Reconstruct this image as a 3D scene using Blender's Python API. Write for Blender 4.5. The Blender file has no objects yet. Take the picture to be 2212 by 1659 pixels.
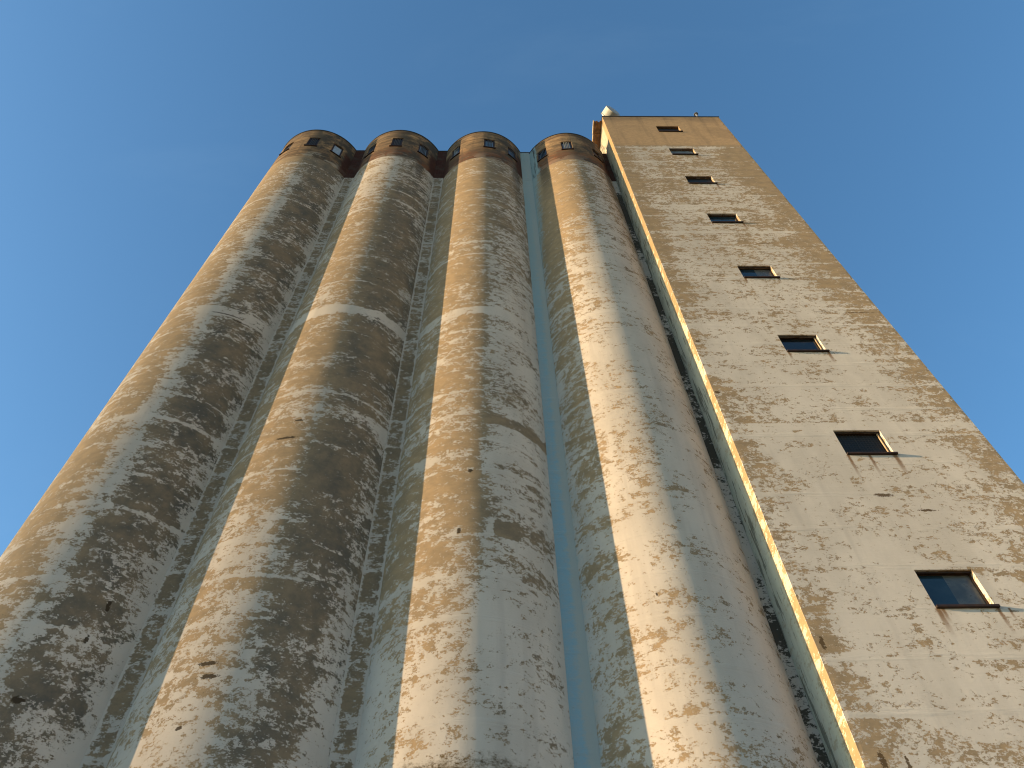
import bpy, bmesh, math, random
from mathutils import Vector, Matrix, noise as mnoise
random.seed(7)
R_ = math.radians
sc = bpy.context.scene
COL = sc.collection

# ------------------------------------------------------------------ measures (metres)
K = 0.7
CAM = Vector((0, 0, 1.6))
F_PX, W_PX = 1700.0, 2212.0
FW = Vector((0.02184, 0.563708, 0.825685))
RT = Vector((0.999757, -0.00984, -0.019726))
UP = Vector((0.002995, -0.825915, 0.563786))
SP = 6.6 * K                      # silo spacing
R = 3.4425 * K                    # silo radius
YC = 22.1475 * K                  # silo axis line
SX = [(-14.0414 + 6.6 * i) * K for i in range(4)]
YG = 20.3591 * K                  # face of the infill walls between silos
H0, HB0 = 45.85, 41.47            # rim, lower edge of the attic band
DH = [0.0, 0.0, -0.2, -0.42]
YT = 18.524 * K                   # tower front
XL, XR = 9.0349 * K, 18.7981 * K
YB = 21.0
HT = 48.29
WX0, WX1 = 13.0669 * K, 14.8855 * K
WZ = [(46.416, 45.403), (42.476, 41.449), (38.268, 37.255), (33.592, 32.608),
      (28.464, 27.477), (23.376, 22.372), (18.318, 17.328), (13.343, 12.34)]
SUN_AZ, SUN_EL = 6.0, 9.5        # degrees in front of the facade plane / above horizon

# ------------------------------------------------------------------ object helpers
def tag(o, label=None, cat=None, group=None, kind=None):
    if label: o['label'] = label
    if cat: o['category'] = cat
    if group: o['group'] = group
    if kind: o['kind'] = kind
    return o

def thing(name, loc, label, cat, group=None):
    o = bpy.data.objects.new(name, None)
    o.empty_display_size = 0.3
    COL.objects.link(o); o.location = loc
    return tag(o, label, cat, group)

def wloc(o):
    v = Vector(o.location)
    while o.parent:
        o = o.parent; v += Vector(o.location)
    return v

class MB:
    """collects faces in world coordinates, then links ONE mesh object"""
    def __init__(s): s.v = []; s.f = []; s.mi = []; s.cur = 0
    def add(s, verts, faces):
        n = len(s.v); s.v += [Vector(v) for v in verts]
        for f in faces:
            s.f.append(tuple(i + n for i in f)); s.mi.append(s.cur)
        return s
    def box(s, a, b, M=None):
        x0, y0, z0 = a; x1, y1, z1 = b
        vs = [Vector(p) for p in ((x0,y0,z0),(x1,y0,z0),(x1,y1,z0),(x0,y1,z0),(x0,y0,z1),(x1,y0,z1),(x1,y1,z1),(x0,y1,z1))]
        if M: vs = [M @ v for v in vs]
        return s.add(vs, [(0,3,2,1),(4,5,6,7),(0,1,5,4),(1,2,6,5),(2,3,7,6),(3,0,4,7)])
    def rev(s, prof, M, n=40, cap=True):
        """prof: list of (radius, height) turned round local z"""
        vs, fs = [], []
        for r, h in prof:
            for k in range(n):
                a = 2 * math.pi * k / n
                vs.append(M @ Vector((r * math.cos(a), r * math.sin(a), h)))
        m = len(prof)
        for j in range(m - 1):
            for k in range(n):
                k2 = (k + 1) % n
                fs.append((j*n+k, j*n+k2, (j+1)*n+k2, (j+1)*n+k))
        if cap:
            fs.append(tuple(range(n - 1, -1, -1))); fs.append(tuple((m-1)*n + k for k in range(n)))
        return s.add(vs, fs)
    def tube(s, p, q, r, n=10):
        p, q = Vector(p), Vector(q); d = q - p
        M = Matrix.Translation(p) @ d.to_track_quat('Z', 'Y').to_matrix().to_4x4()
        return s.rev([(r, 0), (r, d.length)], M, n)
    def build(s, name, mats, parent=None, smooth=False, label=None, bevel=0):
        me = bpy.data.meshes.new(name)
        off = wloc(parent) if parent else Vector((0, 0, 0))
        me.from_pydata([tuple(v - off) for v in s.v], [], s.f)
        for m in (mats if isinstance(mats, (list, tuple)) else [mats]): me.materials.append(m)
        for p, i in zip(me.polygons, s.mi): p.material_index = i
        bm = bmesh.new(); bm.from_mesh(me)
        bmesh.ops.remove_doubles(bm, verts=bm.verts, dist=1e-5)
        bmesh.ops.recalc_face_normals(bm, faces=bm.faces)
        bm.to_mesh(me); bm.free()
        if smooth:
            me.shade_smooth()
            me.set_sharp_from_angle(angle=R_(35))
        o = bpy.data.objects.new(name, me); COL.objects.link(o)
        o.parent = parent
        if bevel:
            b = o.modifiers.new('edge', 'BEVEL'); b.width = bevel; b.segments = 2; b.limit_method = 'ANGLE'
        if label: o['label'] = label
        return o

# ------------------------------------------------------------------ node helpers
class G:
    def __init__(s, name):
        s.m = bpy.data.materials.new(name); s.m.use_nodes = True
        s.nt = s.m.node_tree; s.nt.nodes.clear()
        s.out = s.nt.nodes.new('ShaderNodeOutputMaterial')
    def n(s, t, **kw):
        x = s.nt.nodes.new(t)
        for k, v in kw.items(): setattr(x, k, v)
        return x
    def link(s, a, b): s.nt.links.new(a, b)
    def put(s, sock, v):
        if isinstance(v, S): s.link(v.k, sock)
        elif isinstance(v, (int, float)): sock.default_value = v
        else:
            v = tuple(v)
            sock.default_value = v + (1,) if len(v) == 3 and sock.type == 'RGBA' else v
    def math(s, op, a, b=0.0, c=None):
        x = s.n('ShaderNodeMath', operation=op); s.put(x.inputs[0], a); s.put(x.inputs[1], b)
        if c is not None: s.put(x.inputs[2], c)
        return S(s, x.outputs[0])
    def ss(s, a, b, v, lo=0.0, hi=1.0):
        """smoothstep of v from a..b"""
        x = s.n('ShaderNodeMapRange', interpolation_type='SMOOTHSTEP')
        s.put(x.inputs[0], v); s.put(x.inputs[1], a); s.put(x.inputs[2], b); s.put(x.inputs[3], lo); s.put(x.inputs[4], hi)
        return S(s, x.outputs[0])
    def mix(s, f, a, b, mode='MIX'):
        x = s.n('ShaderNodeMix', data_type='RGBA', blend_type=mode)
        s.put(x.inputs[0], f); s.put(x.inputs[6], a); s.put(x.inputs[7], b)
        return S(s, x.outputs[2])
    def vmul(s, v, k, add=(0, 0, 0)):
        x = s.n('ShaderNodeVectorMath', operation='MULTIPLY_ADD')
        s.put(x.inputs[0], v); s.put(x.inputs[1], k); s.put(x.inputs[2], add)
        return S(s, x.outputs[0])
    def noise(s, v, scale, detail=2.0, rough=0.5, dist=0.0):
        x = s.n('ShaderNodeTexNoise'); s.put(x.inputs['Vector'], v)
        x.inputs['Scale'].default_value = scale; x.inputs['Detail'].default_value = detail
        x.inputs['Roughness'].default_value = rough; x.inputs['Distortion'].default_value = dist
        return S(s, x.outputs[0])
    def obj(s):
        return S(s, s.n('ShaderNodeTexCoord').outputs['Object'])
    def xyz(s, v):
        x = s.n('ShaderNodeSeparateXYZ'); s.put(x.inputs[0], v)
        return [S(s, o) for o in x.outputs]
    def bsdf(s, color, rough=0.9, spec=0.3, metal=0.0, bump=None, bdist=0.01, bstr=1.0, drough=1.0):
        b = s.n('ShaderNodeBsdfPrincipled')
        s.put(b.inputs['Base Color'], color); b.inputs['Diffuse Roughness'].default_value = drough; s.put(b.inputs['Roughness'], rough)
        s.put(b.inputs['Specular IOR Level'], spec); s.put(b.inputs['Metallic'], metal)
        if bump is not None:
            u = s.n('ShaderNodeBump'); s.put(u.inputs['Height'], bump)
            u.inputs['Distance'].default_value = bdist; u.inputs['Strength'].default_value = bstr
            s.link(u.outputs[0], b.inputs['Normal'])
        s.link(b.outputs[0], s.out.inputs[0])
        return b

class S:
    def __init__(s, g, k): s.g, s.k = g, k
    def __add__(s, o): return s.g.math('ADD', s, o)
    __radd__ = __add__
    def __sub__(s, o): return s.g.math('SUBTRACT', s, o)
    def __rsub__(s, o): return s.g.math('SUBTRACT', o, s)
    def __mul__(s, o): return s.g.math('MULTIPLY', s, o)
    __rmul__ = __mul__
    def abs(s): return s.g.math('ABSOLUTE', s)
    def max(s, o): return s.g.math('MAXIMUM', s, o)
    def min(s, o): return s.g.math('MINIMUM', s, o)

PAINT_A, PAINT_B = (0.65, 0.592, 0.53), (0.56, 0.51, 0.455)
CONC_A, CONC_B, GRIME_SHADE = (0.475, 0.342, 0.205), (0.37, 0.275, 0.172), (0.098, 0.104, 0.100)

def band(g, z, c, w, cx=None):
    d = z - c
    if cx: d = d + (cx['nz'] - .5) * (w * 1.5) + (cx['drip'] - .5) * w
    return 1 - g.ss(0.45, 1.0, d.abs() * (1.0 / w))

def peeling(name, seed, bias, extra=None, grime_shade=0.5, zs=1.35, horiz=1.0):
    """white paint flaking off tan concrete; bias(g, ctx) steers how much paint is left"""
    g = G(name); P = g.obj(); x, y, z = g.xyz(P)
    o = (seed * 13.7, seed * 7.1, seed * 3.3)
    phi = g.math('ARCTAN2', x, 0 - y) * 57.2958
    big = g.noise(g.vmul(P, (1, 1, 1.3), o), 0.33, 2, 0.5)
    nz = g.noise(g.vmul(P, (1, 1, zs), o), 4.5, 12, 0.76, 0.1)
    line = g.noise(g.vmul(P, (0.22, 0.22, 2.6), o), 1.0, 7, 0.68)
    fine = g.noise(g.vmul(P, (1, 1, 1.5), o), 15.0, 5, 0.76)
    drip = g.noise(g.vmul(P, (2.4, 2.4, 0.16), o), 1.0, 3, 0.6)
    ctx = dict(x=x, y=y, z=z, phi=phi, big=big, nz=nz, line=line, fine=fine, drip=drip, P=P, o=o)
    mid = g.noise(g.vmul(P, (1, 1, 1.5), (o[2], o[0], o[1])), 0.9, 5, 0.62)
    lf = g.math('FRACT', z * (1 / 1.17) + (mid - .5) * .10)
    lift = g.ss(.09, .03, (lf - .5).abs()) * g.ss(.42, .58, line)
    v = lift * .20 + (nz - .5) * 2.0 + (mid - .5) * 1.0 + (big - .5) * 0.35 + (line - .5) * (0.5 * horiz) + (fine - .5) * 1.05 + (drip - .5) * 0.12 + bias(g, ctx) * 1.3
    mask = g.ss(-0.006, 0.008, v)
    # bare concrete: tan, mottled, with dark weathering blotches plus painted shade on unlit sides
    cm = g.noise(g.vmul(P, (1, 1, 1.5), o), 2.3, 8, 0.7)
    conc = g.mix(g.ss(0.36, 0.64, cm), CONC_A, CONC_B)
    gn = g.noise(g.vmul(P, (1, 1, 0.9), (o[1], o[2], o[0])), 1.1, 9, 0.72)
    gm = (0.42 + 0.45 * g.ss(0.34, 0.68, gn)) * grime_shade
    if 'grime_shade' in ctx: gm = gm * ctx['grime_shade']  # ramp round the shaft paints shade on the side away from the sun
    conc = g.mix(gm, conc, GRIME_SHADE)
    pit = g.ss(0.66, 0.72, g.noise(P, 16, 3, 0.6))
    conc = g.mix(pit * 0.4, conc, (0.10, 0.085, 0.06))
    # paint: chalky, faintly dirty, with soft vertical washes
    pm = g.noise(g.vmul(P, (1, 1, 0.5), o), 0.8, 6, 0.6)
    paint = g.mix(g.ss(0.35, 0.68, pm), PAINT_A, PAINT_B)
    paint = g.mix(g.ss(0.52, 0.75, drip) * 0.35, paint, (0.45, 0.41, 0.37))
    thin = g.ss(-0.02, 0.10, v)                      # paint worn thin towards a flake's edge
    paint = g.mix((1 - thin) * 0.16, paint, CONC_A)
    col = g.mix(mask, conc, paint)
    if extra: col = extra(g, ctx, col, mask) or col
    h = lift * .5 + mask * 0.6 + fine * 0.5 + cm * 0.5 + line * 0.8
    g.bsdf(col, 0.92, 0.12, bump=h, bdist=0.012, bstr=0.6)
    return g.m

# --- streaks, spalls and other marks with a shape of their own
def streak(g, c, x0, z0, ln, w):
    """rust run-off: narrow in x around x0, hanging from z0 down over ln metres"""
    wob = (c['nz'] - .5) * 0.10
    a = 1 - g.ss(0.25, 1.0, (c['x'] - x0 + wob).abs() * (1.0 / w))
    b = g.ss(z0 - ln, z0 - ln * .1, c['z']) * (1 - g.ss(z0 - 0.02, z0 + 0.01, c['z']))
    return a * b
def spot(g, c, x0, z0, rx, rz, rag=0.9, key='x'):
    q = g.math('POWER', (c[key] - x0) * (1 / rx), 2.0) + g.math('POWER', (c['z'] - z0) * (1 / rz), 2.0)
    return 1 - g.ss(0.75, 1.0, q + (c['fine'] - .5) * (5.5 * rag) + (c['nz'] - .5) * (5.5 * rag))

# ---- silo shafts
def blue_over(g, c, col, edge):
    """pale blue coating run down out of the gully"""
    f = g.ss(-5.0, 6.0, edge + (c['nz'] - .5) * 30 + (c['drip'] - .5) * 12) * .9
    b = g.mix(c['big'], (0.34, 0.47, 0.52), (0.42, 0.53, 0.55))
    b = g.mix(g.ss(.60, .68, c['nz']) * .6, b, (0.17, 0.20, 0.20))
    return g.mix(f, col, b)

def b1(g, c):
    ph, z = c['phi'], c['z']
    wob = (c['big'] - .5) * 26
    stripe = g.ss(-9, 2, ph + wob) * (1 - g.ss(9, 17, ph + wob))
    c['grime_shade'] = 0.2 + 1.0 * g.ss(-6, 22, ph)  # painted shade: darker concrete past the sun's terminator
    return (-0.105 - .03 * g.ss(12, 18, ph) * g.ss(48, 40, ph) + 0.16 * stripe * g.ss(41, 38, z) + 0.25 * g.ss(44, 62, ph) + 0.16 * g.ss(16, 9, z) * g.ss(18, 40, ph)
            - 0.35 * g.ss(40, 42.5, z) + 0.18 * band(g, z, 25.45, .3, c) * g.ss(-30, -5, ph) + 0.10 * g.ss(-30, -60, ph))
def b2(g, c):
    ph, z = c['phi'], c['z']
    c['grime_shade'] = 0.2 + 1.0 * g.ss(-6, 22, ph)  # shade of the unlit side put into the concrete colour
    return (-0.07 + 0.12 * g.ss(19, 10, z) - 0.10 * g.ss(6, 14, ph) * g.ss(52, 38, ph) + 0.40 * band(g, z, 25.4 , .36, c)
            + 0.16 * band(g, z, 19.7, .4, c) + 0.12 * g.ss(33, 39, z))
def b3(g, c):
    ph, z = c['phi'], c['z']
    c['grime_shade'] = 0.2 + 1.0 * g.ss(-6, 22, ph)  # unlit flank darkened by colour, as painted shade
    up = g.ss(24, 33, z)
    dark = band(g, z, 19.15, .32, c) * g.ss(4, 12, ph)
    pat = band(g, z, 14.9, .35) * g.ss(12, 15, ph) * g.ss(31, 27, ph)
    return (-0.10 + 0.215 * g.ss(15.5, 10.5, z) + g.ss(2, 13, ph) * (0.17 - 0.14 * up) - .11 * g.ss(16, 11, z) * g.ss(6, 14, ph) + g.ss(34, 52, ph) * 0.03
            - 0.38 * dark - 0.32 * pat + 0.24 * band(g, z, 25.3, .32, c) + .12 * band(g, z, 17.6, .3, c) - 0.14 * g.ss(41, 43, z) * g.ss(30, 50, ph))
def b4(g, c):
    ph, z = c['phi'], c['z']
    c['grime_shade'] = 0.2 + 1.0 * g.ss(-6, 22, ph)  # same painted shade on the side turned from the sun
    return (0.125 - 0.17 * g.ss(28, 37, z) - 0.06 * g.ss(12, 8, z) - 0.12 * g.ss(-24, -36, ph) * g.ss(-60, -48, ph)
            - 0.12 * g.ss(-2, -12, ph) * g.ss(20, 28, z) + 0.05 * g.ss(8, 20, ph))
def cracks(g, c, col, lst, stains=()):
    c['u'] = c['phi'] * (R * math.pi / 180)
    k = None
    for (p, z0, rx, rz) in lst:
        q = spot(g, c, p * R * math.pi / 180, z0, rx, rz, .8, 'u'); k = q if k is None else k.max(q)
    if k is not None: col = g.mix(k * .92, col, (0.06, 0.042, 0.025))
    for (p, z1, z0, w) in stains:       # dark run-off below the attic windows
        a = 1 - g.ss(.3, 1.0, (c['phi'] - p + (c['nz'] - .5) * 18 + (c['drip'] - .5) * 12).abs() * (1 / w))
        col = g.mix(a * g.ss(z0, z1, c['z']) * .8, col, (0.055, 0.047, 0.037))
    return col
def x1(g, c, col, mask):
    return cracks(g, c, col, [(18, 25.2, .5, .035), (30, 25.0, .35, .03), (-8, 33.4, .04, .05), (38, 13.1, .05, .16), (36, 12.2, .04, .12), (44, 8.9, .08, .2), (22, 10.6, .12, .07)])
def x2(g, c, col, mask):
    return cracks(g, c, col, [(-9, 18.3, .30, .045), (-4, 19.05, .14, .035), (-9, 11.25, .2, .05), (-6, 10.95, .22, .05), (-12, 9.9, .07, .04), (-6, 8.75, .22, .06), (25, 28.0, .3, .02)], [(36, 42.0, 38.5, 7)])
def x3(g, c, col, mask):
    col = cracks(g, c, col, [(-1, 16.9, .06, .07), (-6, 14.8, .05, .09)], [(46, 42.3, 34.0, 9)])
    ph, z = c['phi'], c['z']
    col = blue_over(g, c, col, ph - 61 - 6 * g.ss(36, 20, z) - 30 * g.ss(14, 0, z))
    wet = g.ss(9.4, 8.9, z + (c['nz'] - .5) * 1.2 + (c['fine'] - .5) * .9)
    moss = g.mix(g.ss(.4, .6, c['nz']), (0.10, 0.072, 0.035), (0.20, 0.135, 0.06))
    return g.mix(wet, col, moss)
def x4(g, c, col, mask):
    ph, z = c['phi'], c['z']
    col = cracks(g, c, col, [(-12, 26.9, .03, .035), (-14, 12.9, .02, .05)], [(-38, 42.2, 36.0, 9), (48, 42.0, 34.0, 9)])
    return blue_over(g, c, col, 0 - ph - 59 + 11 * g.ss(28, 42, z))

M_SHAFT = [peeling('silo_paint_a', 1, b1, x1, grime_shade=.85), peeling('silo_paint_b', 2.3, b2, x2, grime_shade=.8),
           peeling('silo_paint_c', 3.1, b3, x3, grime_shade=.6), peeling('silo_paint_d', 4.6, b4, x4, grime_shade=.45)]

# ---- attic band at the silo heads
def attic_mat(name, seed, red, zb, blue_side=0):
    g = G(name); P = g.obj(); x, y, z = g.xyz(P); o = (seed * 5.1, seed * 9.3, seed)
    phi = g.math('ARCTAN2', x, 0 - y) * 57.2958
    a = g.noise(g.vmul(P, (1, 1, 1.5), o), 0.9, 7, 0.65); b = g.noise(g.vmul(P, (.5, .5, 2.4), o), 1.6, 7, 0.65)
    d = g.noise(g.vmul(P, (3, 3, .25), o), 1.1, 4, 0.6); f = g.noise(P, 9, 4, 0.6)
    col = g.mix(g.ss(.35, .65, a), (0.47, 0.31, 0.165), (0.36, 0.24, 0.135))
    rust = g.ss(zb + 2.1, zb + 0.7, z + (b - .5) * 5.0 + (a - .5) * 3.0) * red
    edge = g.ss(zb + 3.75, zb + 4.25, z + (b - .5) * 1.2)
    col = g.mix(rust, col, g.mix(f, (0.27, 0.105, 0.045), (0.17, 0.07, 0.035)))
    col = g.mix(g.ss(.44, .6, b) * .8, col, (0.14, 0.085, 0.05))
    col = g.mix(edge * .35, col, (0.13, 0.075, 0.045))
    gr = g.ss(.38, .58, g.noise(g.vmul(P, (1, 1, .7), (o[2], o[0], 3)), 1.0, 8, .7))
    col = g.mix(gr * (.5 + .5 * g.ss(-8, 22, phi)), col, (0.085, 0.075, 0.06))  # blotches strengthen past the terminator, painting in the unlit side's shade
    col = g.mix(g.ss(.56, .72, d) * .45, col, (0.085, 0.065, 0.05))
    pb = g.ss(zb + .9, zb + .1, z + (b - .5) * 3.0) * g.ss(.48, .52, a) * (1 - red * .6)
    col = g.mix(pb * .8, col, (.42, .38, .31))
    gu = g.ss(44, 50, phi.abs() + (a - .5) * 14) * g.ss(zb + 3.1, zb + 2.3, z + (b - .5) * 1.5)
    col = g.mix(gu * .85, col, (0.07, 0.026, 0.017))
    if blue_side:
        e = (phi - 58) if blue_side > 0 else (0 - phi - 45)
        bl = g.ss(-2, 2, e + (d - .5) * 22 + (a - .5) * 8)
        col = g.mix(bl, col, g.mix(g.ss(.5, .62, d), (0.34, 0.45, 0.48), (0.10, 0.11, 0.11)))
    g.bsdf(col, 0.92, 0.1, bump=b + f * .4, bdist=0.012, bstr=0.6)
    return g.m
M_ATTIC = [attic_mat('attic_concrete_a', 1, .15, HB0), attic_mat('attic_concrete_b', 2, .95, HB0),
           attic_mat('attic_concrete_c', 3, 1.0, HB0 - .2, 1), attic_mat('attic_concrete_d', 4, 1.0, HB0 - .42, -1)]

def brick_mat():
    g = G('gully_brick'); P = g.obj(); x, y, z = g.xyz(P)
    t = g.n('ShaderNodeTexBrick'); cv = g.n('ShaderNodeCombineXYZ')
    g.put(cv.inputs[0], x); g.put(cv.inputs[1], z); g.link(cv.outputs[0], t.inputs[0])
    t.inputs['Scale'].default_value = 1.0; t.inputs['Brick Width'].default_value = .25; t.inputs['Row Height'].default_value = .085
    t.inputs['Mortar Size'].default_value = .012
    g.put(t.inputs['Color1'], (0.085, 0.026, 0.016)); g.put(t.inputs['Color2'], (0.055, 0.022, 0.015)); g.put(t.inputs['Mortar'], (0.10, 0.05, 0.035))
    n = g.noise(P, 1.6, 5, .6)
    col = g.mix(g.ss(.42, .65, n) * .6, S(g, t.outputs[0]), (0.10, 0.075, 0.055))
    g.bsdf(col, .92, .1, bump=S(g, t.outputs[1]) * -1, bdist=.006)
    return g.m
M_BRICK = brick_mat()
M_GULLY = peeling('gully_paint', 7, lambda g, c: -0.08 + 0.30 * g.ss(.16, .25, (c['x'] - SP / 2).abs() + (c['nz'] - .5) * .12), grime_shade=.6)
def xblue(g, c, col, mask):
    k = g.ss(.70, .78, c['nz'] + (c['drip'] - .5) * .3)
    b = g.mix(g.ss(36, 18, c['z']), (0.38, 0.50, 0.53), (0.33, 0.51, 0.60))
    b = g.mix(g.ss(.44, .6, c['nz'] * .6 + c['drip'] * .4) * .55, b, (.46, .50, .50))
    b = g.mix(g.ss(.57, .62, c['fine'] * .5 + c['nz'] * .5) * .45, b, (.20, .24, .25))
    b = g.mix(g.ss(-.06, .10, c['x'] - SP / 2 + (c['nz'] - .5) * .5 + (c['drip'] - .5) * .25) * (.85 - .5 * g.ss(30, 38, c['z'])), b, (.50, .52, .49))
    return g.mix(g.ss(43.5, 45.5, c['z']) * g.ss(.47, .6, c['drip']) * .8, g.mix(k, b, (.12, .15, .16)), (.08, .085, .085))
M_GBLUE = peeling('gully_blue', 8, lambda g, c: 0.9, xblue)
def xmould(g, c, col, mask):
    k = g.ss(-.01, .02, (c['nz'] - .5) * 1.1 + (c['big'] - .5) * .9 + (c['fine'] - .5) * .3 + .05 - .9 * g.ss(40, 42, c['z']))
    return g.mix(k * .93, col, (0.062, 0.054, 0.04))
M_GMOULD = peeling('gully_mould', 9, lambda g, c: 0.35, xmould)

# ---- tower walls; object coords are relative to the tower's base point (XL, YT, 0)
def bt(g, c):
    x, z, y = c['x'], c['z'], c['y']
    WT = XR - XL
    return (0.135 - (0.42 + .3 * g.ss(44, 46, z)) * g.ss(42.85, 43.1, z + (c['fine'] - .5) * .25) - 0.11 * g.ss(22, 33, z) - 0.06 * g.ss(33, 40, z) - 0.20 * g.ss(1.0, 0.2, x + (c['big'] - .5) * 1.2) * g.ss(.3, -.1, y)
            - 0.20 * g.ss(WT - 2.2, WT - .3, x) + 0.14 * band(g, z, 42.6, .22) + .16 * band(g, z, 31.6, .15) + .13 * band(g, z, 22.0, .15) + .15 * band(g, z, 18.5, .2)
            - .12 * g.ss(9.5, 6, z) - .14 * g.ss(.5, .35, y) * g.ss(.02, .05, y))
def xt(g, c, col, mask):
    x, z, y = c['x'], c['z'], c['y']
    front = 1 - g.ss(.02, .05, y)
    top = g.ss(42.7, 43.3, z + (c['line'] - .5) * 1.2)
    td = g.ss(.46, .66, c['drip'] + (c['fine'] - .5) * .3) * .35 + g.ss(46.6, 48.3, z) * .35 + g.ss(.5, .62, c['mid'] if 'mid' in c else c['big']) * .3
    col = g.mix(top * .72, col, g.mix(td.min(1.0), g.mix(g.ss(.4, .62, c['nz']), (0.56, 0.375, 0.215), (0.44, 0.295, 0.17)), (0.17, 0.12, 0.08)))
    w0, w1 = WX0 - XL, WX1 - XL
    rust = None
    for (zt, zb), lst in zip(WZ, [[], [(w1 - .02, .9, .07)], [(w1 + .03, .9, .08)], [(w0 + .02, .35, .05), (w1 + .05, .8, .07)],
                                  [(w0 + .03, .5, .06), (w1, .4, .05)], [(w0 + .05, .55, .06), (w1 + .02, .75, .08)],
                                  [(w0 + .02, 1.05, .06), (w0 + .58, .95, .06), (w1 - .02, 1.0, .09)],
                                  [(w0 + .03, .8, .09), (w0 + .13, .45, .06), (w1 + .02, .75, .06), (w1 + .25, .4, .04)]]):
        for (sx, ln, w) in lst:
            k = streak(g, c, sx, zb - .05, ln, w)
            rust = k if rust is None else rust.max(k)
    col = g.mix(rust * front * .85, col, (0.20, 0.095, 0.03))
    sp = None
    for a in [(9.47 - XL, 15.74, .22, .06), (10.32 - XL, 15.2, .27, .035), (6.475 - XL, 11.45, .05, .16), (6.675 - XL, 9.05, .06, .17),
              (6.47 - XL, 23.0, .06, .06), (6.45 - XL, 20.15, .10, .05), (10.75 - XL, 30.5, .25, .02), (12.4 - XL, 24.85, .5, .018), (11.2 - XL, 24.9, .35, .016),
              (7.1 - XL, 8.9, .03, .2)]:
        k = spot(g, c, *a); sp = k if sp is None else sp.max(k)
    col = g.mix(sp * front * .9, col, (0.10, 0.062, 0.03))
    # side face: greenish wash and black mould near the inner corner
    side = g.ss(.25, .5, y)
    gs = g.mix(g.ss(.45, .6, c['drip']) * .5, (0.54, 0.54, 0.45), (0.42, 0.42, 0.34))
    col = g.mix(side * mask.max(.55) * .9, col, gs)
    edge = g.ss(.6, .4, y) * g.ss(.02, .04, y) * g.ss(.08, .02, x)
    col = g.mix(edge * .35, col, g.mix(mask, (0.34, 0.215, 0.075), (0.56, 0.44, 0.215)))  # ochre tint paints the strip's warm sunlight into the wall colour
    vs = g.noise(g.vmul(c['P'], (1, 5, .5), c['o']), 1.3, 7, .66)
    k = g.ss(.58, .61, vs + .08 * g.ss(.5, 1.3, y)) * side
    col = g.mix(k * .65, col, (0.075, 0.068, 0.05))
    return col
M_TOWER = peeling('tower_paint', 5.2, bt, xt, grime_shade=.35, zs=1.4)

# ---- small materials
def plain(name, c1, c2, rough=.6, spec=.3, metal=0.0, scale=6, bump=.003):
    g = G(name); P = g.obj()
    n = g.noise(P, scale, 6, .65)
    g.bsdf(g.mix(g.ss(.35, .65, n), c1, c2), rough, spec, metal, bump=n, bdist=bump)
    return g.m
M_FRAME = plain('rusty_frame', (0.050, 0.022, 0.010), (0.022, 0.012, 0.008), .7)
M_LITFRAME = plain('sunlit_frame', (0.45, 0.36, 0.24), (0.3, 0.22, 0.13), .7)  # lit copy of the frame colour, sunlight painted in
M_DARKMETAL = plain('dark_flashing', (0.028, 0.030, 0.034), (0.05, 0.045, 0.042), .55)
M_BAR = plain('window_bar', (0.035, 0.035, 0.035), (0.06, 0.045, 0.035), .6)
M_PALEBAR = plain('pale_bar', (0.30, 0.30, 0.28), (0.2, 0.19, 0.17), .6)
M_ROOF = plain('roof_felt', (0.05, 0.05, 0.05), (0.085, 0.08, 0.075), .95)
M_WOOD = plain('eaves_board', (0.30, 0.17, 0.085), (0.13, 0.075, 0.04), .85, scale=3)
M_FASCIA = plain('fascia_paint', (0.55, 0.45, 0.32), (0.40, 0.30, 0.19), .8)
M_DISH = plain('dish_shell', (0.66, 0.65, 0.61), (0.58, 0.57, 0.53), .45, .4, scale=2, bump=.001)
M_RADOME = plain('dish_cover', (0.42, 0.45, 0.47), (0.36, 0.38, 0.40), .5, .4, scale=2, bump=.001)
M_STEEL = plain('galvanised_steel', (0.32, 0.33, 0.34), (0.22, 0.22, 0.22), .5, .5, .6)
def pane_mat(name, c1, c2, rough, scale=2.5):
    g = G(name); P = g.obj(); n = g.noise(P, scale, 6, .65)
    g.bsdf(g.mix(g.ss(.38, .62, n), c1, c2), g.ss(.3, .7, n, rough, rough + .12), .5)
    return g.m
M_GLASS = pane_mat('dark_glass', (0.010, 0.012, 0.014), (0.018, 0.02, 0.02), .03)
M_GLASSBLUE = pane_mat('blue_glass', (0.016, 0.035, 0.05), (0.025, 0.045, 0.06), .04)
M_DUSTY = pane_mat('dusty_pane', (0.12, 0.115, 0.10), (0.055, 0.06, 0.06), .25)
M_PALE = pane_mat('pale_pane', (0.22, 0.27, 0.32), (0.17, 0.21, 0.25), .15)
M_PALER = pane_mat('whitish_pane', (0.40, 0.47, 0.54), (0.34, 0.41, 0.47), .2)  # bright sky in the opening is painted as the pane's colour
M_VOID = pane_mat('dark_interior', (0.006, 0.006, 0.006), (0.012, 0.009, 0.007), .6)

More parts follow.
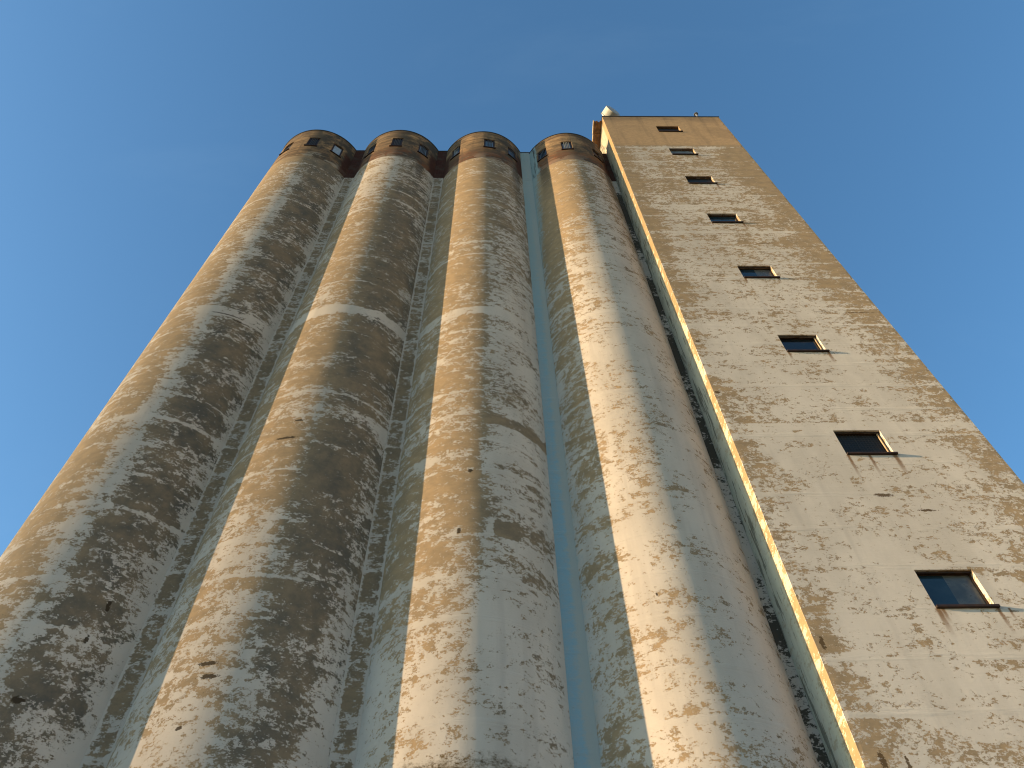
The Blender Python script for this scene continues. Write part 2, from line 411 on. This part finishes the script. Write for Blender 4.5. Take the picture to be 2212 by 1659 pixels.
# ------------------------------------------------------------------ silos
def cyl_wall(mb, cx, cy, zs, phis, holes, depth=.10, wob=0.0, seed=0.0, closed=True):
    """outer skin of a round wall with window openings (phi0, phi1, z0, z1) and their reveals"""
    def pt(ph, z, r):
        a = R_(ph)
        if wob:
            r += wob * (mnoise.noise(Vector((a * 1.3, z * 1.1, seed))) + .6 * mnoise.noise(Vector((a * .4, z * 3.3, seed + 9))))
        return (cx + r * math.sin(a), cy - r * math.cos(a), z)
    hit = lambda p, z: any(h[0] < p < h[1] and h[2] < z < h[3] for h in holes)
    for i in range(len(phis) - 1):
        for j in range(len(zs) - 1):
            a, b, c, d = phis[i], phis[i + 1], zs[j], zs[j + 1]
            if hit((a + b) / 2, (c + d) / 2): continue
            mb.add([pt(a, c, R), pt(b, c, R), pt(b, d, R), pt(a, d, R)], [(0, 1, 2, 3)])
    for (a, b, c, d) in holes:
        ps = [p for p in phis if a - 1e-6 <= p <= b + 1e-6]
        for p in (a, b):
            mb.add([pt(p, c, R), pt(p, d, R), pt(p, d, R - depth), pt(p, c, R - depth)], [(0, 1, 2, 3)])
        for k in range(len(ps) - 1):
            for zz in (c, d):
                mb.add([pt(ps[k], zz, R), pt(ps[k + 1], zz, R), pt(ps[k + 1], zz, R - depth), pt(ps[k], zz, R - depth)], [(0, 1, 2, 3)])

SILO_LABEL = [
    'barest grey concrete silo at the left end of the row, open sky beside it',
    'patchy round silo between the barest end silo and the silo with the mossy foot',
    'round concrete silo with a dark mossy stain low down, left of the blue gully',
    'whitest round concrete silo, between the pale blue gully and the square tower']
# attic windows: (centre phi, pane material, bar material or None, half width in degrees)
ATTIC = [[(-31.5, M_VOID, None), (3.9, M_VOID, M_BAR), (35.7, M_PALER, None)],
         [(-35.8, M_VOID, M_BAR), (0.4, M_VOID, M_BAR), (35.8, M_PALE, M_BAR)],
         [(-37.8, M_GLASSBLUE, M_PALEBAR), (8.2, M_PALE, M_BAR), (40.4, M_PALE, M_BAR)],
         [(-37.5, M_GLASSBLUE, M_BAR), (-3.9, M_PALE, M_PALEBAR), (38.5, M_VOID, None)]]
WIN_TOP, WIN_BOT = [44.5, 44.5, 44.36, 43.98], [43.14, 43.10, 42.98, 42.68]
DXG = math.sqrt(R * R - (YC - YG) ** 2)

for i in range(4):
    cx, h, hb = SX[i], H0 + DH[i], HB0 + DH[i]
    t = thing('grain_silo', (cx, YC, 0), SILO_LABEL[i], 'silo', 'grain silos in the row')
    # shaft
    m = MB()
    zs = [k * .45 for k in range(int(hb / .45) + 1)]
    if hb - zs[-1] < .05: zs.pop()
    zs.append(hb)
    cyl_wall(m, cx, YC, zs, [-180 + 3.0 * k for k in range(121)], [], wob=.0035, seed=i * 4.7)
    m.build('shaft', M_SHAFT[i], t, True)
    # attic band with its windows
    hw = 6.9
    holes = [(c - hw, c + hw, WIN_BOT[i], WIN_TOP[i]) for c, _, _ in ATTIC[i]]
    ph = sorted(set([-180 + 3.0 * k for k in range(121)] + [v for q in holes for v in q[:2]]))
    ph = [p for k, p in enumerate(ph) if not any(abs(p - v) < .7 and p != v for q in holes for v in q[:2])]
    zz = [hb, hb + .5, hb + 1.0, WIN_BOT[i], (WIN_BOT[i] + WIN_TOP[i]) / 2, WIN_TOP[i], h - .7, h]
    m = MB(); cyl_wall(m, cx, YC, zz, ph, holes)
    m.build('attic_wall', M_ATTIC[i], t, True)
    m = MB(); m.rev([(R - .02, h - .10), (R - .02, h - .02), (.05, h + .18)], Matrix.Translation((cx, YC, 0)), 72)
    m.build('roof', M_ROOF, t)
    m = MB(); m.rev([(R - .05, h - .055), (R + .022, h - .055), (R + .028, h + .015), (R - .05, h + .018)], Matrix.Translation((cx, YC, 0)), 96, cap=False)
    m.build('rim_flashing', M_DARKMETAL, t)
    for wi, (c, pm, bm_) in enumerate(ATTIC[i]):
        a = R_(c); w = R * math.sin(R_(hw)) ; zb, zt = WIN_BOT[i], WIN_TOP[i]
        rad = R - .085
        M = Matrix.Translation((cx + rad * math.sin(a), YC - rad * math.cos(a), 0)) @ Matrix.Rotation(a, 4, 'Z')   # local x along wall, -y outward
        f = MB(); e = .085
        f.box((-w, -.03, zb), (-w + e, .03, zt), M); f.box((w - e, -.03, zb), (w, .03, zt), M)
        f.box((-w + e, -.03, zt - e), (w - e, .03, zt), M); f.box((-w + e, -.03, zb), (w - e, .03, zb + e), M)
        fo = f.build('window', M_FRAME, t)
        p = MB(); p.box((-w + e, .0, zb + e), (w - e, .012, zt - e), M); p.build('pane', pm, fo)
        if bm_:
            b = MB(); nb = 4
            for k in range(nb):
                xx = -w + e + (2 * w - 2 * e) * (k + 1) / (nb + 1)
                b.box((xx - .014, -.060, zb + .01), (xx + .014, -.034, zt - .01), M)
            b.build('grille', bm_, fo)
        s = MB(); s.box((-w - .04, -.135, zb - .07), (w + .04, -.03, zb - .003), M); s.build('sill', M_FRAME, fo)
    # infill wall closing the gully on its right
    x0 = cx + DXG - .03
    x1 = SX[i + 1] - DXG + .03 if i < 3 else XL - .003
    gh = [H0, H0 - .03, H0 - .22, H0 - .45][i]
    hbg = HB0 + (DH[i] if i != 2 else -.3)
    gm = [M_GULLY, M_GULLY, M_GBLUE, M_GMOULD][i]
    m = MB(); m.box((x0, YG, 0), (x1, YG + .4, hbg)); m.build('infill_wall', gm, t)
    m = MB(); m.box((x0, YG - .004, hbg), (x1, YG + .4, gh))
    m.build('infill_head', [M_BRICK, M_BRICK, M_GBLUE, M_BRICK][i], t)
    m = MB(); m.box((x0 - .1, YG - .03, gh - .03), (x1 + (.1 if i < 3 else 0), YG + .42, gh + .03)); m.build('gully_coping', M_DARKMETAL, t)
    if i == 3:     # two short stubs standing on the rim
        m = MB(); m.tube((cx + R * math.sin(R_(47)) * .98, YC - R * math.cos(R_(47)) * .98, h), (cx + R * math.sin(R_(47)) * .98, YC - R * math.cos(R_(47)) * .98, h + .42), .06, 12)
        m.build('vent_stub', M_DARKMETAL, t)
        m = MB(); m.tube((cx + R * math.sin(R_(-52)) * .98, YC - R * math.cos(R_(-52)) * .98, h), (cx + R * math.sin(R_(-52)) * .98, YC - R * math.cos(R_(-52)) * .98, h + .25), .04, 12)
        m.build('vent_stub', M_DARKMETAL, t)

# ------------------------------------------------------------------ tower
tw = thing('elevator_tower', (XL, YT, 0), 'square peeling concrete tower with one column of eight windows, right of the silos', 'tower')
DEP = .17
m = MB()
xs = [XL, XL + .08] + [XL + .5 * k for k in range(1, 6)] + [WX0, WX1] + [WX1 + .55 * k for k in range(1, 5)] + [XR - .08, XR]
xs = sorted(set(round(v, 4) for v in xs))
zs = set([0.0, HT])
for a, b in WZ: zs |= {a, b}
k = .4
while k < HT: 
    if min(abs(k - v) for v in zs) > .12: zs.add(k)
    k += .22
zs = sorted(zs)
def jit(x, y, z):
    """the cast corners are chipped by a centimetre or so"""
    if z < .01 or z > HT - .01: return (x, y, z)
    j = lambda s: mnoise.noise(Vector((z * 2.6, s, 0))) * .010 + mnoise.noise(Vector((z * .5, s, 5))) * .008
    if abs(x - XL) < 1e-3 and abs(y - YT) < 1e-3: return (x + abs(j(1)) , y + abs(j(2)), z)
    if abs(x - XR) < 1e-3 and abs(y - YT) < 1e-3: return (x - abs(j(3)) , y + abs(j(4)), z)
    return (x, y, z)
for i in range(len(xs) - 1):
    for j in range(len(zs) - 1):
        xa, xb, za, zb = xs[i], xs[i + 1], zs[j], zs[j + 1]
        if xa >= WX0 - 1e-3 and xb <= WX1 + 1e-3 and any(b - 1e-6 <= za and zb <= a + 1e-6 for a, b in WZ): continue
        m.add([jit(xa, YT, za), jit(xb, YT, za), jit(xb, YT, zb), jit(xa, YT, zb)], [(0, 1, 2, 3)])
for j in range(len(zs) - 1):
    za, zb = zs[j], zs[j + 1]
    for xx in (XL, XR):
        ys = [YT, YT + .1, YG, YB]
        for q in range(3):
            m.add([jit(xx, ys[q], za), jit(xx, ys[q + 1], za), jit(xx, ys[q + 1], zb), jit(xx, ys[q], zb)], [(0, 1, 2, 3)])
    m.add([(XL, YB, za), (XR, YB, za), (XR, YB, zb), (XL, YB, zb)], [(0, 1, 2, 3)])
for a, b in WZ:
    for j in range(len(zs) - 1):
        if b - 1e-6 <= zs[j] and zs[j + 1] <= a + 1e-6:
            for xx in (WX0, WX1): m.add([(xx, YT, zs[j]), (xx, YT, zs[j + 1]), (xx, YT + DEP, zs[j + 1]), (xx, YT + DEP, zs[j])], [(0, 1, 2, 3)])
    for zz in (a, b): m.add([(WX0, YT, zz), (WX1, YT, zz), (WX1, YT + DEP, zz), (WX0, YT + DEP, zz)], [(0, 1, 2, 3)])
m.build('wall', M_TOWER, tw)
m = MB(); m.box((XL + .02, YT + .02, HT - .1), (XR - .02, YB - .02, HT - .02)); m.build('roof', M_ROOF, tw)
m = MB()
m.box((XL - .03, YT - .03, HT - .02), (XR + .03, YT + .20, HT + .05)); m.box((XL - .03, YT + .20, HT - .02), (XL + .2, YB + .03, HT + .05))
m.box((XR - .2, YT + .20, HT - .02), (XR + .03, YB + .03, HT + .05)); m.build('coping', M_DARKMETAL, tw)

# boarded walkway hung off the roof's left edge
m = MB(); bx0, bx1 = 5.80, XL - .04; y0, y1 = YT + .26, YT + 3.6; n = 4; bw = (bx1 - bx0 - .05) / n
for k in range(n):
    xa = bx0 + .05 + k * bw
    dy = random.uniform(-.05, .08)
    m.box((xa + .003, y0 + dy, HT - .10 - .01 * (k % 2)), (xa + bw - .003, y1, HT - .06))
w_ = m.build('eaves_walkway', M_WOOD, tw)
m = MB(); m.box((bx0 - .0, y0 - .05, HT - .22), (bx0 + .045, y0 + .72, HT + .02)); m.box((bx0 + .02, y0 + .76, HT - .22), (bx0 + .065, y1, HT + .02)); m.build('fascia', M_FASCIA, w_)
for yy in (y0 + .70, y0 + 1.7, y0 + 2.7):
    m = MB(); m.box((bx0 + .06, yy, HT - .17), (XL - .003, yy + .06, HT - .113)); m.build('batten', M_WOOD, w_)

# windows of the tower
PANE = [(M_VOID,), (M_PALE,), (M_VOID,), (M_GLASSBLUE,), (M_GLASSBLUE, M_DUSTY), (M_GLASS,), (M_VOID,), (M_GLASSBLUE, M_DUSTY)]
for wi, (zt, zb) in enumerate(WZ):
    ya = YT + DEP - .05; yb = YT + DEP; e = .045
    f = MB()
    f.box((WX0 + .002, ya, zb + .002), (WX0 + e, yb, zt - .002)); f.box((WX1 - e, ya, zb + .002), (WX1 - .002, yb, zt - .002))
    f.box((WX0 + e, ya, zt - e), (WX1 - e, yb, zt - .002)); f.box((WX0 + e, ya, zb + .002), (WX1 - e, yb, zb + e))
    fo = f.build('window', M_FRAME, tw)
    ps = PANE[wi]; n = len(ps); x0, x1 = WX0 + e, WX1 - e
    if n == 1: pcs = [(x0, x1, ps[0])]
    else:
        xm = 9.79; pcs = [(x0, xm, ps[0]), (xm, x1, ps[1])]
    for a, b, mt in pcs:
        m = MB(); m.box((a, yb - .025, zb + e), (b, yb - .013, zt - e)); m.build('pane', mt, fo)
    if wi in (5, 6):        # inner stop on the right, its sunlight painted in as a pale colour
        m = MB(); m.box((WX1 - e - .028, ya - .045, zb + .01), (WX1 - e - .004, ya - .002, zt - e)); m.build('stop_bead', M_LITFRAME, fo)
    if wi == 6:             # rusty wire screen
        m = MB(); yy = yb - .04
        for k in range(1, 14):
            xx = x0 + (x1 - x0) * k / 14; r = .011 if k == 6 else .0035
            m.box((xx - r, yy, zb + e), (xx + r, yy + .006, zt - e))
        for k in range(1, 11):
            zz = zb + e + (zt - zb - 2 * e) * k / 11; m.box((x0, yy - .004, zz - .0035), (x1, yy - .001, zz + .0035))
        m.build('wire_screen', M_BAR, fo)
    m = MB(); m.box((WX0 + .0, YT - .065, zb - .062), (WX1 + .055, ya - .002, zb - .002)); m.build('sill', M_FRAME, fo, bevel=.006)
    m = MB(); m.box((WX0 + .01, YT + .055, zt - .05), (WX1 - .004, YT + .075, zt - .003)); m.build('head_trim', M_FRAME, fo)

# ------------------------------------------------------------------ dish on the tower roof
DC = Vector((7.12, YT + .45, HT + 2.15))
di = thing('dish_antenna', (DC.x, DC.y, HT), 'white drum shaped dish antenna on a mast above the tower roof corner', 'antenna')
ax = Vector((.515, -.857, 0))
M = Matrix.Translation(DC) @ ax.to_track_quat('Z', 'Y').to_matrix().to_4x4()
m = MB(); m.rev([(.50, -.25), (.50, .25)], M, 48, cap=False); m.build('shroud', M_DISH, di, True)
m = MB(); m.rev([(.505, .25), (.505, .262), (.40, .30), (.2, .325), (.02, .33)], M, 48); m.build('radome', M_RADOME, di, True)
m = MB(); m.rev([(.50, -.252), (.36, -.37), (.18, -.45), (.09, -.47), (.09, -.58)], M, 48); m.build('reflector', M_DISH, di, True)
m = MB(); m.rev([(.502, -.27), (.535, -.27), (.535, -.225), (.502, -.225)], M, 48, cap=False); m.build('rim_ring', M_STEEL, di, True)
bk = DC - ax * .50
m = MB(); m.tube((bk.x, bk.y, HT - .02), (bk.x, bk.y, DC.z + .35), .055, 14); m.build('mast', M_STEEL, di, True)

vp = thing('vent_pipe', (12.06, YT + .12, HT), 'small capped vent pipe standing on the tower roof edge near its right corner', 'vent')
m = MB(); m.tube((12.06, YT + .12, HT + .04), (12.06, YT + .12, HT + .95), .06, 14); m.build('pipe', M_STEEL, vp, True)
m = MB(); m.rev([(.13, .95), (.13, 1.0), (.02, 1.12)], Matrix.Translation((12.06, YT + .12, HT)), 20); m.build('cap', M_STEEL, vp, True)

# ------------------------------------------------------------------ ground
g = G('yard_ground'); P = g.obj()
n1 = g.noise(P, .08, 6, .6); n2 = g.noise(P, 3.0, 6, .7); n3 = g.noise(P, 30, 3, .6)
soil = g.mix(n2, (0.36, 0.28, 0.18), (0.46, 0.37, 0.25)); grass = g.mix(n3, (0.16, 0.14, 0.05), (0.28, 0.23, 0.10))
g.bsdf(g.mix(g.ss(.46, .56, n1 + (n2 - .5) * .15), soil, grass), .95, .1, bump=n2 + n3 * .5, bdist=.03)
m = MB(); s = 3000.0
m.add([(-s, -s, 0), (s, -s, 0), (s, s, 0), (-s, s, 0)], [(0, 1, 2, 3)])
tag(m.build('ground', g.m), kind='structure')

# ------------------------------------------------------------------ light
w = bpy.data.worlds.new('World'); sc.world = w; w.use_nodes = True
nt = w.node_tree; bg = nt.nodes['Background']
sky = nt.nodes.new('ShaderNodeTexSky'); sky.sky_type = 'NISHITA'; sky.sun_disc = False
sky.sun_elevation = R_(SUN_EL); sky.sun_rotation = R_(270 - SUN_AZ)
sky.altitude = 100; sky.air_density = 1.0; sky.dust_density = 1.3; sky.ozone_density = 3.0
tc = nt.nodes.new('ShaderNodeTexCoord'); mp = nt.nodes.new('ShaderNodeMapping'); mp.inputs['Rotation'].default_value = (0, 0, .6); mp.inputs['Scale'].default_value = (1.0, 3.2, 2.0)
cn = nt.nodes.new('ShaderNodeTexNoise'); cn.inputs['Scale'].default_value = 2.6; cn.inputs['Detail'].default_value = 8; cn.inputs['Roughness'].default_value = .62; cn.inputs['Distortion'].default_value = .5
nt.links.new(tc.outputs['Generated'], mp.inputs[0]); nt.links.new(mp.outputs[0], cn.inputs['Vector'])
cr = nt.nodes.new('ShaderNodeMapRange'); cr.interpolation_type = 'SMOOTHSTEP'
for k, v in ((1, .52), (2, .85), (3, 0.0), (4, .16)): cr.inputs[k].default_value = v * (.12 if k == 4 else 1)
nt.links.new(cn.outputs[0], cr.inputs[0])
cm = nt.nodes.new('ShaderNodeMix'); cm.data_type = 'RGBA'; nt.links.new(cr.outputs[0], cm.inputs[0])
nt.links.new(sky.outputs[0], cm.inputs[6]); cm.inputs[7].default_value = (2.9, 3.1, 3.3, 1)
tn = nt.nodes.new('ShaderNodeMix'); tn.data_type = 'RGBA'; tn.blend_type = 'MULTIPLY'; tn.inputs[0].default_value = 1.0
tn.inputs[7].default_value = (0.75, 0.96, 0.98, 1)          # clearer, less purple air
nt.links.new(cm.outputs[2], tn.inputs[6]); nt.links.new(tn.outputs[2], bg.inputs[0]); bg.inputs[1].default_value = 0.15
sd = Vector((-math.cos(R_(SUN_AZ)) * math.cos(R_(SUN_EL)), -math.sin(R_(SUN_AZ)) * math.cos(R_(SUN_EL)), math.sin(R_(SUN_EL))))
L = bpy.data.lights.new('sun', 'SUN'); L.energy = 5.0; L.angle = R_(0.5); L.color = (1.0, 0.705, 0.385)
so = bpy.data.objects.new('sun', L); COL.objects.link(so); so.location = sd * 100
so.rotation_euler = (-sd).to_track_quat('-Z', 'Y').to_euler()

# ------------------------------------------------------------------ camera
c = bpy.data.cameras.new('camera'); c.sensor_width = 36; c.lens = 36 * F_PX / W_PX
c.clip_start = .1; c.clip_end = 8000
co = bpy.data.objects.new('camera', c); COL.objects.link(co)
fw = FW.normalized(); rt = RT.normalized(); up = UP.normalized()
co.matrix_world = Matrix.Translation(CAM) @ Matrix((rt, up, -fw)).transposed().to_4x4()
sc.camera = co
sc.cycles.filter_width = 1.1
sc.view_settings.view_transform = 'Standard'; sc.view_settings.look = 'None'
sc.view_settings.exposure = 1.25; sc.view_settings.gamma = 1.0
